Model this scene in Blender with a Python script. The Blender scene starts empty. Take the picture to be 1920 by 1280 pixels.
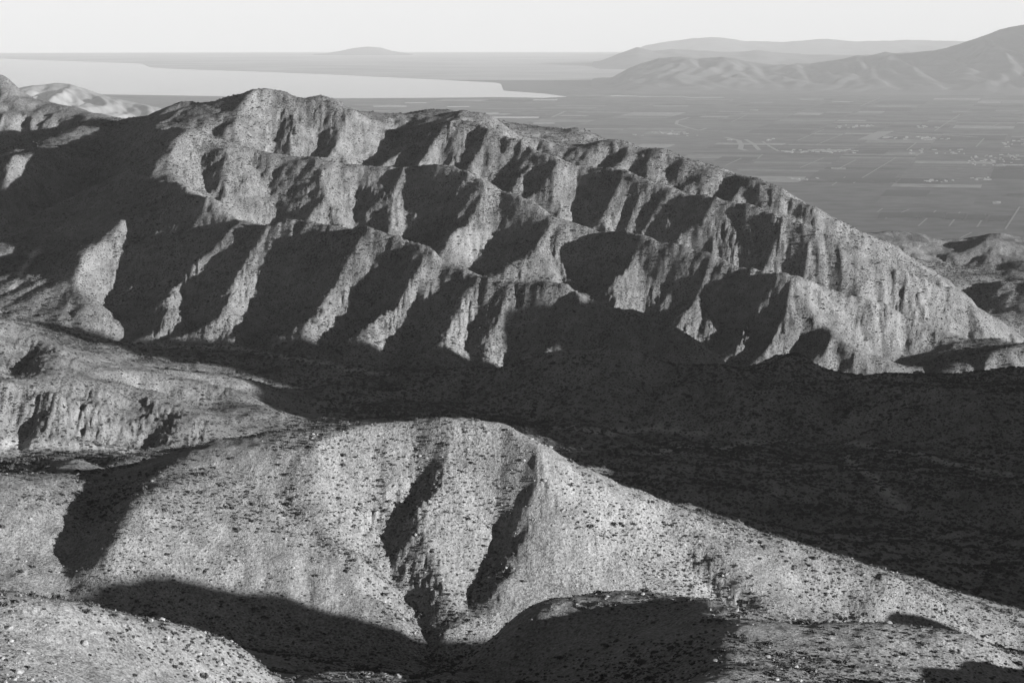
import bpy, math, random
import numpy as np

random.seed(7)
rng = np.random.default_rng(7)
SC = bpy.context.scene
COL = SC.collection

# ------------------------------------------------------------------ camera
CAM_Z = 1620.0                 # viewpoint height above the far valley floor, metres
FPX, PITCH = 5157.0, math.radians(7.2)
R_EARTH2 = 1.48e7              # 2 x effective earth radius
cam_d = bpy.data.cameras.new('camera')
cam_d.sensor_width = 36.0
cam_d.lens = 36.0 * FPX / 1920.0
cam_d.clip_start, cam_d.clip_end = 1.0, 400000.0
cam = bpy.data.objects.new('camera', cam_d)
cam.location = (0, 0, CAM_Z)
cam.rotation_euler = (math.pi / 2 - PITCH, 0, 0)
COL.objects.link(cam)
SC.camera = cam

# ------------------------------------------------------------------ light
SUN_AZ, SUN_EL = math.radians(119), math.radians(8.7)   # azimuth clockwise from the view direction (+Y)
SDIR = np.array([math.sin(SUN_AZ) * math.cos(SUN_EL), math.cos(SUN_AZ) * math.cos(SUN_EL), math.sin(SUN_EL)])
sun_d = bpy.data.lights.new('sun', 'SUN')
sun_d.energy, sun_d.angle = 5.0, math.radians(0.53)
sun_d.color = (1, 1, 1)
sun = bpy.data.objects.new('sun', sun_d)
sun.rotation_euler = (math.pi / 2 - SUN_EL, 0, math.pi - SUN_AZ)
sun.location = (3000, -2000, 4000)
COL.objects.link(sun)

w = bpy.data.worlds.new('World')
SC.world = w
w.use_nodes = True
nt = w.node_tree
nt.nodes.clear()
out = nt.nodes.new('ShaderNodeOutputWorld')
bg = nt.nodes.new('ShaderNodeBackground')
bg.inputs[1].default_value = 0.066
sky = nt.nodes.new('ShaderNodeTexSky')
sky.sky_type = 'NISHITA'
sky.sun_disc = False
sky.sun_elevation = SUN_EL
sky.sun_rotation = SUN_AZ
sky.altitude = 1600
bw = nt.nodes.new('ShaderNodeSeparateColor')    # the photograph is monochrome, as through a red filter: dark blue skylight
tc = nt.nodes.new('ShaderNodeTexCoord')
lift = nt.nodes.new('ShaderNodeVectorMath')     # the horizon dips below eye level at this height
lift.operation = 'ADD'
lift.inputs[1].default_value = (0, 0, 0.035)
nt.links.new(tc.outputs['Generated'], lift.inputs[0])
nt.links.new(lift.outputs[0], sky.inputs[0])
nt.links.new(sky.outputs[0], bw.inputs[0])
nt.links.new(bw.outputs[0], bg.inputs[0])
nt.links.new(bg.outputs[0], out.inputs[0])

SC.view_settings.view_transform = 'Standard'
SC.view_settings.look = 'None'
SC.view_settings.exposure = 1.0
SC.view_settings.gamma = 1.0
SC.view_settings.use_curve_mapping = False
SC.cycles.volume_bounces = 1
SC.cycles.max_bounces = 4
SC.cycles.use_denoising = True

# ------------------------------------------------------------------ helpers
CP, SP = math.cos(PITCH), math.sin(PITCH)
def ray(u, v):
    """picture point -> (azimuth, tan of the angle below eye level)"""
    u, v = np.asarray(u, float), np.asarray(v, float)
    x, y = (u - 960) / FPX, (640 - v) / FPX
    dx, dy, dz = x, CP + y * SP, -SP + y * CP
    return np.arctan2(dx, dy), -dz / np.hypot(dx, dy)
def plain_r(t):
    """range at which a ray falling with tan t meets the curved valley floor"""
    d = np.maximum(t * t - 4 * CAM_Z / R_EARTH2, 0)
    return (t - np.sqrt(d)) / 2 * R_EARTH2
def plain_z(r):
    return -r * r / R_EARTH2
def on_plain(u, v):
    th, t = ray(u, v)
    r = plain_r(t)
    return float(r * math.sin(th)), float(r * math.cos(th))
def tag(o, label=None, cat=None, group=None, kind=None):
    if label: o['label'] = label
    if cat: o['category'] = cat
    if group: o['group'] = group
    if kind: o['kind'] = kind
    return o
def mesh_np(name, V, F, mat, smooth=True):
    """V (n,3), F (m,k) arrays -> one mesh object"""
    me = bpy.data.meshes.new(name)
    V = np.ascontiguousarray(V, np.float32); F = np.ascontiguousarray(F, np.int32)
    k = F.shape[1]
    me.vertices.add(len(V)); me.vertices.foreach_set('co', V.ravel())
    me.loops.add(F.size); me.loops.foreach_set('vertex_index', F.ravel())
    me.polygons.add(len(F))
    me.polygons.foreach_set('loop_start', np.arange(0, F.size, k, dtype=np.int32))
    me.polygons.foreach_set('loop_total', np.full(len(F), k, np.int32))
    me.polygons.foreach_set('use_smooth', np.full(len(F), smooth))
    me.update(calc_edges=True)
    if mat: me.materials.append(mat)
    return me
def link(name, me):
    o = bpy.data.objects.new(name, me)
    COL.objects.link(o)
    return o
def hash2(ix, iy, s):
    h = (ix.astype(np.int64) * 374761393 + iy.astype(np.int64) * 668265263 + s * 982451653) & 0x7fffffff
    h = ((h ^ (h >> 13)) * 1274126177) & 0x7fffffff
    h = (h ^ (h >> 16))
    return (h & 0xffff).astype(np.float32) / 65535.0
def vnoise(x, y, s=0):
    ix, iy = np.floor(x), np.floor(y)
    fx, fy = (x - ix).astype(np.float32), (y - iy).astype(np.float32)
    fx = fx * fx * fx * (fx * (fx * 6 - 15) + 10); fy = fy * fy * fy * (fy * (fy * 6 - 15) + 10)
    a, b = hash2(ix, iy, s), hash2(ix + 1, iy, s)
    c, d = hash2(ix, iy + 1, s), hash2(ix + 1, iy + 1, s)
    return (a + (b - a) * fx) * (1 - fy) + (c + (d - c) * fx) * fy - 0.5
def fbm(x, y, sc, octv=4, s=0, gain=0.5):
    t, a = 0, 1.0
    for k in range(octv):
        t = t + a * vnoise(x / sc + 17.3 * k, y / sc - 9.1 * k, s + k)
        sc *= 0.49; a *= gain
    return t
def gullies(x, y, gx, gy, cell, s, wl=1.0):
    """stripes running down the slope: rills and spurs of one size"""
    n = np.hypot(gx, gy) + 1e-6
    sx, sy = (-gy / n).astype(np.float32), (gx / n).astype(np.float32)
    px, py = x / cell, y / cell
    ix, iy = np.floor(px), np.floor(py)
    fx, fy = (px - ix).astype(np.float32), (py - iy).astype(np.float32)
    va = np.zeros_like(fx); da = np.zeros_like(fx); wt = np.zeros_like(fx)
    for i in (-1, 0, 1):
        for j in (-1, 0, 1):
            cx = i + 0.15 + 0.7 * hash2(ix + i, iy + j, s)
            cy = j + 0.15 + 0.7 * hash2(ix + i, iy + j, s + 5)
            dx, dy = fx - cx, fy - cy
            wgt = np.exp(-(dx * dx + dy * dy) * 2.2)
            ph = (dx * sx + dy * sy) * (6.2832 * wl)
            va += np.cos(ph) * wgt; da -= np.sin(ph) * wgt * (6.2832 * wl); wt += wgt
    return va / wt, da / wt, sx, sy

# ------------------------------------------------------------------ materials
def new_mat(name):
    m = bpy.data.materials.new(name)
    m.use_nodes = True
    t = m.node_tree
    b = t.nodes['Principled BSDF']
    b.inputs['Roughness'].default_value = 0.95
    b.inputs['Specular IOR Level'].default_value = 0.1
    return m, t, b
def grey_mat(name, v, rough=0.95, var=0.0, scale=1.0):
    m, t, b = new_mat(name)
    b.inputs['Roughness'].default_value = rough
    if var:
        co = t.nodes.new('ShaderNodeTexCoord'); n = t.nodes.new('ShaderNodeTexNoise')
        n.inputs['Scale'].default_value = scale; n.inputs['Detail'].default_value = 5
        t.links.new(co.outputs['Object'], n.inputs['Vector'])
        mr = t.nodes.new('ShaderNodeMapRange')
        mr.inputs['From Min'].default_value = .25; mr.inputs['From Max'].default_value = .75
        mr.inputs['To Min'].default_value = max(v - var, 0.005); mr.inputs['To Max'].default_value = v + var
        t.links.new(n.outputs['Fac'], mr.inputs['Value']); t.links.new(mr.outputs[0], b.inputs['Base Color'])
    else:
        b.inputs['Base Color'].default_value = (v, v, v, 1)
    return m
def ground_mat(name, lo, hi, dot_size=2.2, dot=0.5, bump=0.6, speck=0.5, g_lo=.55, g_hi=1.4):
    """granite gravel: patchy tone, small dark scrub, pale stones, fine relief"""
    m, t, b = new_mat(name)
    N, L = t.nodes.new, t.links.new
    co = N('ShaderNodeTexCoord')
    def noise(sc, det=6, rough=.6):
        n = N('ShaderNodeTexNoise'); n.inputs['Scale'].default_value = sc
        n.inputs['Detail'].default_value = det; n.inputs['Roughness'].default_value = rough
        L(co.outputs['Object'], n.inputs['Vector']); return n.outputs['Fac']
    def rmap(x, a, b_, c, d):
        r = N('ShaderNodeMapRange'); r.clamp = True
        for k, val in zip(('From Min', 'From Max', 'To Min', 'To Max'), (a, b_, c, d)): r.inputs[k].default_value = val
        L(x, r.inputs['Value']); return r.outputs[0]
    def math_(op, a, b_):
        q = N('ShaderNodeMath'); q.operation = op
        for k, x in enumerate((a, b_)):
            if hasattr(x, 'links'): L(x, q.inputs[k])
            else: q.inputs[k].default_value = x
        return q.outputs[0]
    big = noise(0.012, 5); mid = noise(0.11, 6, .65); fine = noise(0.9, 5, .7)
    tone = math_('ADD', math_('MULTIPLY', big, .35), math_('ADD', math_('MULTIPLY', mid, .35), math_('MULTIPLY', fine, .3)))
    base = rmap(tone, .36, .64, lo, hi)
    grain = noise(2.1, 4, .75)
    base = math_('MULTIPLY', base, rmap(math_('ADD', math_('MULTIPLY', fine, .5), math_('MULTIPLY', grain, .5)), .36, .64, g_lo, g_hi))
    vo = N('ShaderNodeTexVoronoi'); vo.inputs['Scale'].default_value = 1 / dot_size; vo.inputs['Randomness'].default_value = 1
    L(co.outputs['Object'], vo.inputs['Vector'])
    size = rmap(noise(0.035, 3), .3, .7, .16, .42)
    d = math_('SUBTRACT', size, vo.outputs['Distance'])
    dots = rmap(d, -.06, .08, 0, dot)
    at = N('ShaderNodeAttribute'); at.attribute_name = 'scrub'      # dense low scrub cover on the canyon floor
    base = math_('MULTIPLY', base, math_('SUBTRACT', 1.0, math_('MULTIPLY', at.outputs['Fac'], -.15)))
    col = math_('MULTIPLY', base, math_('SUBTRACT', 1.0, dots))
    vs = N('ShaderNodeTexVoronoi'); vs.inputs['Scale'].default_value = 0.62
    L(co.outputs['Object'], vs.inputs['Vector'])
    sp = rmap(vs.outputs['Distance'], .1, .2, 1, 0)
    sp = math_('MULTIPLY', sp, rmap(noise(0.05, 4), .5, .62, 0, speck))
    col = math_('ADD', col, math_('MULTIPLY', sp, .22))
    sa = N('ShaderNodeAttribute'); sa.attribute_name = 'sand'       # bare pale sand in the dry washes
    col = math_('ADD', col, math_('MULTIPLY', sa.outputs['Fac'], .2))
    L(col, b.inputs['Base Color'])
    bp = N('ShaderNodeBump'); bp.inputs['Strength'].default_value = bump; bp.inputs['Distance'].default_value = 1.0
    h = math_('ADD', math_('MULTIPLY', mid, 6.0), math_('ADD', math_('MULTIPLY', fine, 2.2), math_('ADD', math_('MULTIPLY', grain, .7), math_('MULTIPLY', dots, .5))))
    L(h, bp.inputs['Height']); L(bp.outputs[0], b.inputs['Normal'])
    return m
M_NEAR = ground_mat('granite_gravel', .11, .34, 1.1, .45, .5, .8, .62, 1.38)
M_RIDGE = ground_mat('scrubby_granite', .085, .30, 2.4, .6, .5, .6, .75, 1.25)
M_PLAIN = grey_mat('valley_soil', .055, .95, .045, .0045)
M_SHRUB = grey_mat('shrub_leaves', .10, .9, .07, .8)
M_ROCK = grey_mat('pale_granite', .27, .85, .1, 1.5)

# ------------------------------------------------------------------ terrain: crests and valley lines (picture x, picture y, range in m)
C = {}
C['bottom'] = [(0,1285,500),(150,1285,522),(300,1285,548),(450,1285,582),(600,1285,630),(745,1292,690),(850,1288,685),(950,1285,665),(1150,1285,615),(1250,1285,580),(1330,1285,555),(1500,1285,565),(1700,1285,595),(1920,1285,640)]
C['near_left_crest'] = [(0,1110,556),(150,1124,562),(300,1164,574),(450,1205,594),(600,1257,620),(660,1284,642),(735,1330,675)]
C['knob'] = [(800,1262,668),(900,1200,682),(960,1160,690),(1060,1115,700),(1140,1100,705),(1230,1105,703),(1320,1125,694),(1400,1150,682),(1470,1172,665)]
C['knob_spur'] = [(1330,1122,700),(1365,1170,640),(1360,1220,595),(1330,1285,555)]
C['second_knob'] = [(1495,1177,655),(1530,1163,655),(1600,1158,652),(1700,1180,645),(1800,1205,645),(1920,1235,655)]
C['ravine'] = [(0,1085,850),(140,1122,850),(400,1192,845),(600,1226,842),(780,1240,840),(1000,1200,870),(1250,1186,890),(1470,1182,905),(1650,1207,925),(1920,1254,965)]
C['ravine_head'] = [(745,1312,690),(765,1280,760),(782,1242,838)]
C['left_shoulder'] = [(0,903,915),(60,907,916),(120,915,920),(165,929,925)]
C['dome'] = [(165,929,925),(250,880,945),(330,845,955),(420,820,960),(560,808,955),(700,800,952),(800,795,950),(880,788,948),(930,792,948),(980,812,950),(1040,850,952),(1100,885,955),(1160,918,957),(1220,940,958),(1300,970,960),(1400,1000,963),(1500,1030,966),(1600,1060,970),(1660,1080,973),(1760,1110,980),(1850,1150,988),(1920,1172,998)]
C['small_knob'] = [(40,915,1080),(90,880,1090),(125,863,1095),(160,868,1100),(190,885,1105),(230,905,1110)]
C['dome_back'] = [(0,900,1350),(150,890,1350),(400,850,1400),(650,840,1350),(900,835,1350),(1100,905,1220),(1300,985,1130),(1600,1078,1170),(1920,1185,1190)]
C['flat'] = [(0,870,1620),(100,858,1640),(200,858,1640),(270,855,1660)]
C['floor1'] = [(1300,960,1350),(1600,1000,1450),(1920,1000,1550)]
C['floor2'] = [(900,800,1678),(1050,810,1704),(1250,870,1572),(1600,900,1566),(1920,930,1574)]
C['left_foot'] = [(0,830,1700),(100,840,1700),(200,850,1690),(270,856,1690),(350,845,1720),(440,815,1745),(520,800,1800),(580,790,1850)]
C['left_crest'] = [(0,605,1930),(60,625,1930),(130,660,1930),(200,690,1930),(270,700,1940),(330,705,1950),(400,712,1960),(460,725,1970),(530,745,1975),(620,765,1960)]
C['left_front'] = [(0,714,1770),(60,718,1780),(120,722,1795),(190,719,1812),(225,719,1820),(260,722,1824),(300,742,1808),(350,762,1788),(400,788,1768),(440,806,1757)]
C['left_back'] = [(0,600,2274),(120,650,2225),(250,680,2194),(400,700,2151),(550,735,2103),(650,725,2091)]
C['low_foot'] = [(760,715,2110),(850,755,2026),(900,768,1998),(1050,785,1944),(1200,805,1900),(1350,815,1876),(1500,835,1842),(1650,850,1808),(1800,870,1764),(1920,890,1734)]
C['low_crest'] = [(770,703,2108),(850,692,2096),(960,690,2068),(1020,672,2053),(1090,665,2037),(1160,653,2021),(1200,662,2015),(1240,680,2008),(1280,686,2002),(1340,683,1992),(1360,684,1994),(1440,702,1981),(1500,706,1972),(1560,722,1962),(1620,722,1952),(1700,728,1940),(1740,735,1933),(1800,745,1914),(1860,748,1904),(1920,750,1894)]
C['low_peak'] = [(1400,694,2088),(1450,677,2085),(1490,659,2083),(1507,666,2080),(1525,684,2078),(1560,705,2072)]
C['low_peak_spur'] = [(1490,660,2083),(1500,680,2042),(1505,700,2001)]
C['low_back'] = [(1640,705,2361),(1720,690,2350),(1800,680,2330),(1880,668,2309),(1920,661,2298)]
C['foot'] = [(0,577,2413),(80,590,2380),(150,615,2344),(240,634,2317),(400,642,2277),(580,662,2213),(740,692,2152),(765,702,2138),(900,708,2127),(1000,718,2123),(1100,715,2114),(1200,718,2115),(1300,714,2136),(1400,716,2197),(1500,718,2218)]
C['ridge1'] = [(300,335,2696),(335,350,2629),(375,368,2582),(410,390,2536),(440,408,2494),(466,418,2459),(500,428,2433),(540,436,2415),(565,436,2406),(600,448,2387),(625,450,2376),(660,443,2366),(700,440,2352),(730,441,2344),(765,452,2330),(800,475,2313),(850,502,2292),(900,525,2267),(945,532,2251),(1000,541,2235),(1050,542,2224),(1100,560,2209),(1140,580,2198),(1180,586,2189),(1240,605,2182),(1270,620,2180),(1310,640,2177),(1350,665,2176)]
C['valley12'] = [(545,305,2771),(530,360,2722),(508,400,2672),(500,450,2598),(560,498,2583),(620,512,2553),(700,502,2527),(800,537,2488),(900,587,2427),(1000,603,2395),(1100,622,2369),(1200,654,2347),(1300,697,2337),(1380,705,2311),(1480,715,2292),(1600,720,2289),(1700,724,2290),(1920,745,2288)]
C['peak_spine'] = [(340,239,2848),(310,275,2785),(290,310,2737),(292,340,2689),(282,372,2640),(255,392,2605),(215,416,2567),(180,465,2504),(150,515,2450),(115,556,2413),(80,587,2386)]
C['left_canyon'] = [(225,262,3050),(200,294,2975),(140,364,2806),(105,414,2703),(60,474,2572),(10,552,2462)]
C['left_spur'] = [(185,222,3180),(128,250,3068),(90,275,2991),(45,300,2915),(0,318,2859)]
C['left_valley'] = [(150,245,3234),(60,278,3192),(0,302,3163)]
C['left_range'] = [(0,148,3453),(25,163,3438),(50,180,3424),(85,190,3387),(110,196,3363),(140,208,3316),(165,218,3262),(190,226,3206),(215,234,3142),(250,247,3036),(300,245,2906),(340,239,2848)]
C['ridge2'] = [(340,239,2848),(365,243,2844),(400,258,2832),(440,271,2819),(466,278,2812),(500,287,2803),(545,295,2789),(585,291,2777),(612,297,2765),(645,313,2750),(690,310,2741),(740,313,2732),(800,311,2716),(840,314,2703),(875,327,2689),(905,345,2673),(935,362,2657),(970,370,2639),(1000,388,2623),(1030,405,2607),(1060,415,2592),(1100,425,2574),(1125,435,2561),(1180,440,2544),(1230,450,2524),(1260,465,2512),(1300,480,2496),(1350,494,2476),(1385,512,2465),(1430,513,2451),(1460,517,2441),(1490,533,2429),(1530,546,2422),(1580,550,2415),(1610,555,2413),(1650,565,2410),(1690,585,2406),(1720,603,2406),(1760,615,2404),(1810,630,2400),(1880,648,2406),(1920,660,2408)]
C['ridge2_front'] = [(1130,458,2540),(1180,480,2501),(1210,488,2479),(1245,485,2466),(1280,490,2455),(1305,504,2441),(1350,505,2428),(1395,535,2406),(1430,560,2387),(1500,590,2364),(1600,640,2337),(1700,675,2318)]
C['valley23'] = [(300,262,2906),(420,292,2888),(480,312,2887),(560,335,2875),(640,357,2852),(720,358,2836),(800,357,2816),(900,388,2776),(1000,434,2723),(1100,471,2674),(1200,490,2636),(1300,526,2596),(1400,584,2560),(1500,608,2528),(1600,625,2513),(1700,663,2507),(1800,699,2500),(1900,726,2507),(1960,741,2511)]
C['valley34'] = [(745,250,3001),(710,268,2949),(690,292,2906),(665,358,2855)]
C['summit'] = [(215,228,3152),(260,222,3124),(280,217,3110),(315,199,3093),(345,193,3082),(390,192,3068),(440,181,3054),(470,170,3044),(490,167,3039),(512,170,3034),(535,177,3027),(560,188,3019),(600,197,3007),(625,200,3000),(645,208,2992),(665,217,2989),(690,228,2986),(715,241,2985)]
C['back_ridge'] = [(690,228,3181),(720,215,3156),(750,212,3140),(780,213,3115),(805,208,3085),(825,207,3066),(860,210,3045),(890,216,3023),(915,228,3009),(935,238,2995),(960,255,2981)]
C['ridge3'] = [(825,207,3066),(850,224,2982),(880,229,2956),(905,238,2931),(940,255,2904),(975,264,2882),(1000,285,2863),(1030,290,2847),(1060,305,2832),(1105,321,2813),(1140,320,2801),(1170,318,2791),(1200,328,2775),(1225,344,2760),(1260,358,2744),(1285,371,2729),(1320,366,2717),(1365,385,2694),(1440,391,2669),(1480,406,2657),(1540,426,2640),(1580,445,2633),(1640,470,2621),(1700,500,2610),(1750,530,2606),(1790,555,2602),(1850,593,2602),(1900,622,2612)]
C['ridge3_front'] = [(1440,392,2669),(1470,440,2624),(1500,446,2613),(1560,445,2602),(1578,462,2593),(1608,488,2578),(1626,530,2559),(1618,556,2540)]
C['dark_back'] = [(920,229,3278),(960,233,3261),(1000,238,3243),(1060,247,3212),(1125,253,3179),(1140,268,3136)]
C['ridge4'] = [(1125,268,3045),(1150,263,3034),(1175,268,3024),(1200,280,3015),(1230,278,3004),(1260,283,2994),(1290,300,2977),(1330,310,2960),(1360,320,2945),(1400,335,2927),(1430,346,2913),(1441,343,2909),(1455,352,2902),(1480,370,2892),(1500,378,2886),(1550,395,2868),(1580,405,2859),(1610,420,2850),(1640,437,2841),(1700,478,2840),(1780,522,2855)]
C['valley36'] = [(970,295,2996),(1060,337,2942),(1140,352,2911),(1230,378,2868),(1320,420,2817),(1440,445,2769),(1540,480,2740),(1640,524,2721),(1700,554,2710),(1790,609,2702),(1850,647,2702),(1920,667,2728)]
C['right_hill_a'] = [(1640,440,3361),(1665,432,3367),(1700,437,3370),(1738,439,3363),(1760,453,3359),(1790,455,3362),(1838,448,3344),(1858,445,3330),(1880,455,3326),(1920,470,3318)]
C['right_hill_a_spur'] = [(1740,440,3362),(1765,462,3318),(1785,490,3264)]
C['right_hill_a_spur2'] = [(1855,446,3333),(1845,470,3292),(1830,492,3253)]
C['right_far_hill'] = [(1820,450,3587),(1850,443,3582),(1882,437,3576),(1920,445,3568)]
C['right_vale'] = [(1690,485,3211),(1790,502,3232),(1920,506,3208)]
C['right_hill_b'] = [(1725,502,3085),(1760,505,3084),(1800,515,3076),(1820,512,3072),(1850,525,3062),(1870,536,3053)]
C['right_hill_c'] = [(1835,568,2934),(1860,545,2950),(1882,532,2956),(1900,540,2952),(1920,536,2948)]
C['right_vale2'] = [(1720,535,2956),(1800,572,2901),(1850,592,2852),(1920,604,2818)]

C['left_gully'] = [(165,929,925),(158,990,897),(150,1050,874),(145,1112,852)]

C['dome_left_spur'] = [(390,832,948),(330,880,924),(265,930,899),(215,985,876),(197,1050,860),(184,1110,848)]

C['left_wall'] = [(-200,430,2891),(0,425,2808),(40,400,2820),(80,360,2878)]

C['left_knoll'] = [(440,800,1795),(470,777,1800),(500,769,1802),(540,783,1802),(575,797,1800)]

# ground away from the picture: under the viewpoint, the crest the viewpoint stands on, the far side of the range (azimuth deg, range, height rel. to eye)
A = []
for az in range(-55, 88, 4):
    A += [(az, 2.5, -1.75), (az, 8, -2.6), (az, 25, -9), (az, 60, -22), (az, 150, -50), (az, 300, -90), (az, 420, -119)]
for az in range(-55, 88, 3):
    A += [(az, 5600, -850), (az, 8000, -1400), (az, 11000, -1655), (az, 14500, -1720)]
# the high crest to the right of the viewpoint, outside the picture, its heights shaped to shade the canyon
CREST_XYZ = [(520,150,-64),(640,420,-160),(660,695,-178),(655,840,-168),(655,971,-152),(650,1100,-150),(650,1232,-150),(650,1300,-148),(650,1450,-138),(650,1616,-104),(650,1700,-84),(650,1745,-80),(650,1790,-102),(650,1850,-134),(650,1960,-172),(650,2081,-212),(650,2180,-232),(655,2260,-262),(690,2600,-345)]
CREST = [(math.degrees(math.atan2(x, y)), math.hypot(x, y), z) for x, y, z in CREST_XYZ]

SHADE_HILL = [(math.degrees(math.atan2(x, y)), math.hypot(x, y), z) for x, y, z in ((300,545,-150),(300,562,-136),(300,580,-118),(300,598,-102),(300,612,-97),(300,640,-107),(300,655,-120),(300,668,-138),(300,700,-178),(300,770,-225),(300,830,-202),(300,847,-182),(300,870,-196),(300,910,-230))]  # unseen hill added beside the view to shade the ravine and dome
DENSE = math.radians(11.9)
def axis_theta(n, nl, nr):
    c = np.linspace(-DENSE, DENSE, n)
    l = -DENSE - np.cumsum(np.geomspace(c[1] - c[0], math.radians(3.2), nl))
    r = DENSE + np.cumsum(np.geomspace(c[1] - c[0], math.radians(1.5), nr))
    return np.concatenate([l[::-1], c, r])
def axis_lnr(step):
    a = np.log(np.geomspace(2.5, 470, 50))
    b = np.arange(math.log(470) + step, math.log(4300), step)
    c = np.linspace(math.log(4300), math.log(14500), 70)
    return np.concatenate([a, b, c])

def control_points():
    P = []
    for name, L in C.items():
        L = [tuple(map(float, p)) for p in L]
        if L[0][0] <= 0:
            u, v, r = L[0]; L = [(u - 1100, v - 10, r * 1.02), (u - 400, v, r)] + L
        if L[-1][0] >= 1920:
            u, v, r = L[-1]; s = (L[-1][1] - L[-2][1]) / (L[-1][0] - L[-2][0])
            s = min(max(s, -.05), .16)
            L = L + [(u + 400, v + s * 400, r), (u + 1100, v + s * 700, r * 1.02)]
        L = np.array(L)
        th, t = ray(L[:, 0], L[:, 1])
        z = -L[:, 2] * t; lr = np.log(L[:, 2])
        for i in range(len(L) - 1):
            n = int(max(abs(th[i+1] - th[i]) / 3e-4, abs(lr[i+1] - lr[i]) / 9e-4)) + 2
            k = np.linspace(0, 1, n)[:, None]
            P.append(np.hstack([th[i] + (th[i+1]-th[i]) * k, lr[i] + (lr[i+1]-lr[i]) * k, z[i] + (z[i+1]-z[i]) * k]))
    for a, r, z in A: P.append(np.array([[math.radians(a), math.log(r), z]]))
    for line in (CREST, SHADE_HILL):
        Q = np.array([(math.radians(a), math.log(r), z) for a, r, z in line])
        for i in range(len(Q) - 1):
            k = np.linspace(0, 1, 200)[:, None]
            P.append(Q[i] + (Q[i+1] - Q[i]) * k)
    return np.vstack(P)

def solve(P, th, lr, Z, iters):
    ti = np.clip(np.round(np.interp(P[:, 0], th, np.arange(len(th)))), 0, len(th) - 1).astype(int)
    ri = np.clip(np.round(np.interp(P[:, 1], lr, np.arange(len(lr)))), 0, len(lr) - 1).astype(int)
    S = np.zeros((len(lr), len(th))); W = np.zeros_like(S)
    np.add.at(S, (ri, ti), P[:, 2]); np.add.at(W, (ri, ti), 1)
    fix = W > 0
    val = S / np.maximum(W, 1)
    Z[fix] = val[fix]
    dth, dlr = np.diff(th), np.diff(lr)
    aw = np.concatenate([[0], 1 / dth]); ae = np.concatenate([1 / dth, [0]])
    an = np.concatenate([[0], 1 / dlr]); as_ = np.concatenate([1 / dlr, [0]])
    ct = np.gradient(th); cr = np.gradient(lr)
    Ww, We = (aw / ct)[None, :], (ae / ct)[None, :]
    Wn, Ws = (an / cr)[:, None], (as_ / cr)[:, None]
    D = Ww + We + Wn + Ws
    ii, jj = np.indices(Z.shape)
    red = ((ii + jj) % 2 == 0)
    Zp = np.pad(Z, 1, mode='edge')
    om = 1.75
    mr, mb = red & ~fix, ~red & ~fix
    for k in range(iters):
        for m in (mr, mb):
            T = (Ww * Zp[1:-1, :-2] + We * Zp[1:-1, 2:] + Wn * Zp[:-2, 1:-1] + Ws * Zp[2:, 1:-1]) / D
            I = Zp[1:-1, 1:-1]
            np.copyto(I, I + om * (T - I), where=m)
    return Zp[1:-1, 1:-1].copy()

def resample(Z, th0, lr0, th1, lr1):
    a = np.clip(np.interp(lr1, lr0, np.arange(len(lr0))), 0, len(lr0) - 1.001)
    b = np.clip(np.interp(th1, th0, np.arange(len(th0))), 0, len(th0) - 1.001)
    i = a.astype(int); f = (a - i)[:, None]
    Z1 = Z[i] * (1 - f) + Z[i + 1] * f
    j = b.astype(int); g = (b - j)[None, :]
    return Z1[:, j] * (1 - g) + Z1[:, j + 1] * g

PTS = control_points()
prev = None
for n, nl, nr, step, it in ((60, 12, 60, .03, 300), (120, 16, 75, .015, 200), (240, 22, 95, .0075, 160), (480, 28, 115, .0037, 140)):
    th, lr = axis_theta(n, nl, nr), axis_lnr(step)
    if prev is None:
        Z = np.full((len(lr), len(th)), -200.0)
        Z += np.interp(lr, np.log([2, 450, 900, 2400, 4300, 14500]), [198, 75, 0, -60, -350, -1500])[:, None]
    else:
        Z = resample(prev[0], prev[1], prev[2], th, lr)
    Z = solve(PTS, th, lr, Z, it)
    prev = (Z, th, lr)

def blur(Z, met_t, met_r, TH=None, LR=None):
    """gaussian blur with a width in metres that may vary with range"""
    if TH is None: TH, LR = G["TH"], G["LR"]
    Rg = np.exp(LR)
    dlr = np.gradient(LR); dth = np.gradient(TH)
    for _ in range(2):
        kr = np.clip((met_r / (Rg * dlr)) ** 2 / 2, 0, 12.0)
        n = int(np.ceil(kr.max() / .24)) if kr.max() > 0 else 0
        for _k in range(n):
            Zp = np.pad(Z, ((1, 1), (0, 0)), mode='edge')
            Z = Z + (kr / n)[:, None] * (Zp[2:] + Zp[:-2] - 2 * Z)
        kt = np.clip((met_t[:, None] / (Rg[:, None] * dth[None, :])) ** 2 / 2, 0, 12.0)
        n = int(np.ceil(kt.max() / .24))
        for _k in range(n):
            Zp = np.pad(Z, ((0, 0), (1, 1)), mode='edge')
            Z = Z + (kt / n) * (Zp[:, 2:] + Zp[:, :-2] - 2 * Z)
    return Z

G = {}
th_s, lr_s = prev[1], prev[2]
bs = np.interp(np.exp(lr_s), [200, 480, 900, 1000, 1500, 2100, 4300], [2, 6, 8, 9, 12, 11, 12])
adj = PTS.copy()
Zs = prev[0]
ti_ = np.clip(np.interp(PTS[:, 0], th_s, np.arange(len(th_s))), 0, len(th_s) - 1).round().astype(int)
ri_ = np.clip(np.interp(PTS[:, 1], lr_s, np.arange(len(lr_s))), 0, len(lr_s) - 1).round().astype(int)
for _k in range(3):
    Zb = blur(Zs.copy(), bs, bs, th_s, lr_s)
    if _k == 2: break
    adj[:, 2] += np.clip(PTS[:, 2] - Zb[ri_, ti_], -12, 12) * .9
    Zs = solve(adj, th_s, lr_s, Zs, 60)
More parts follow.
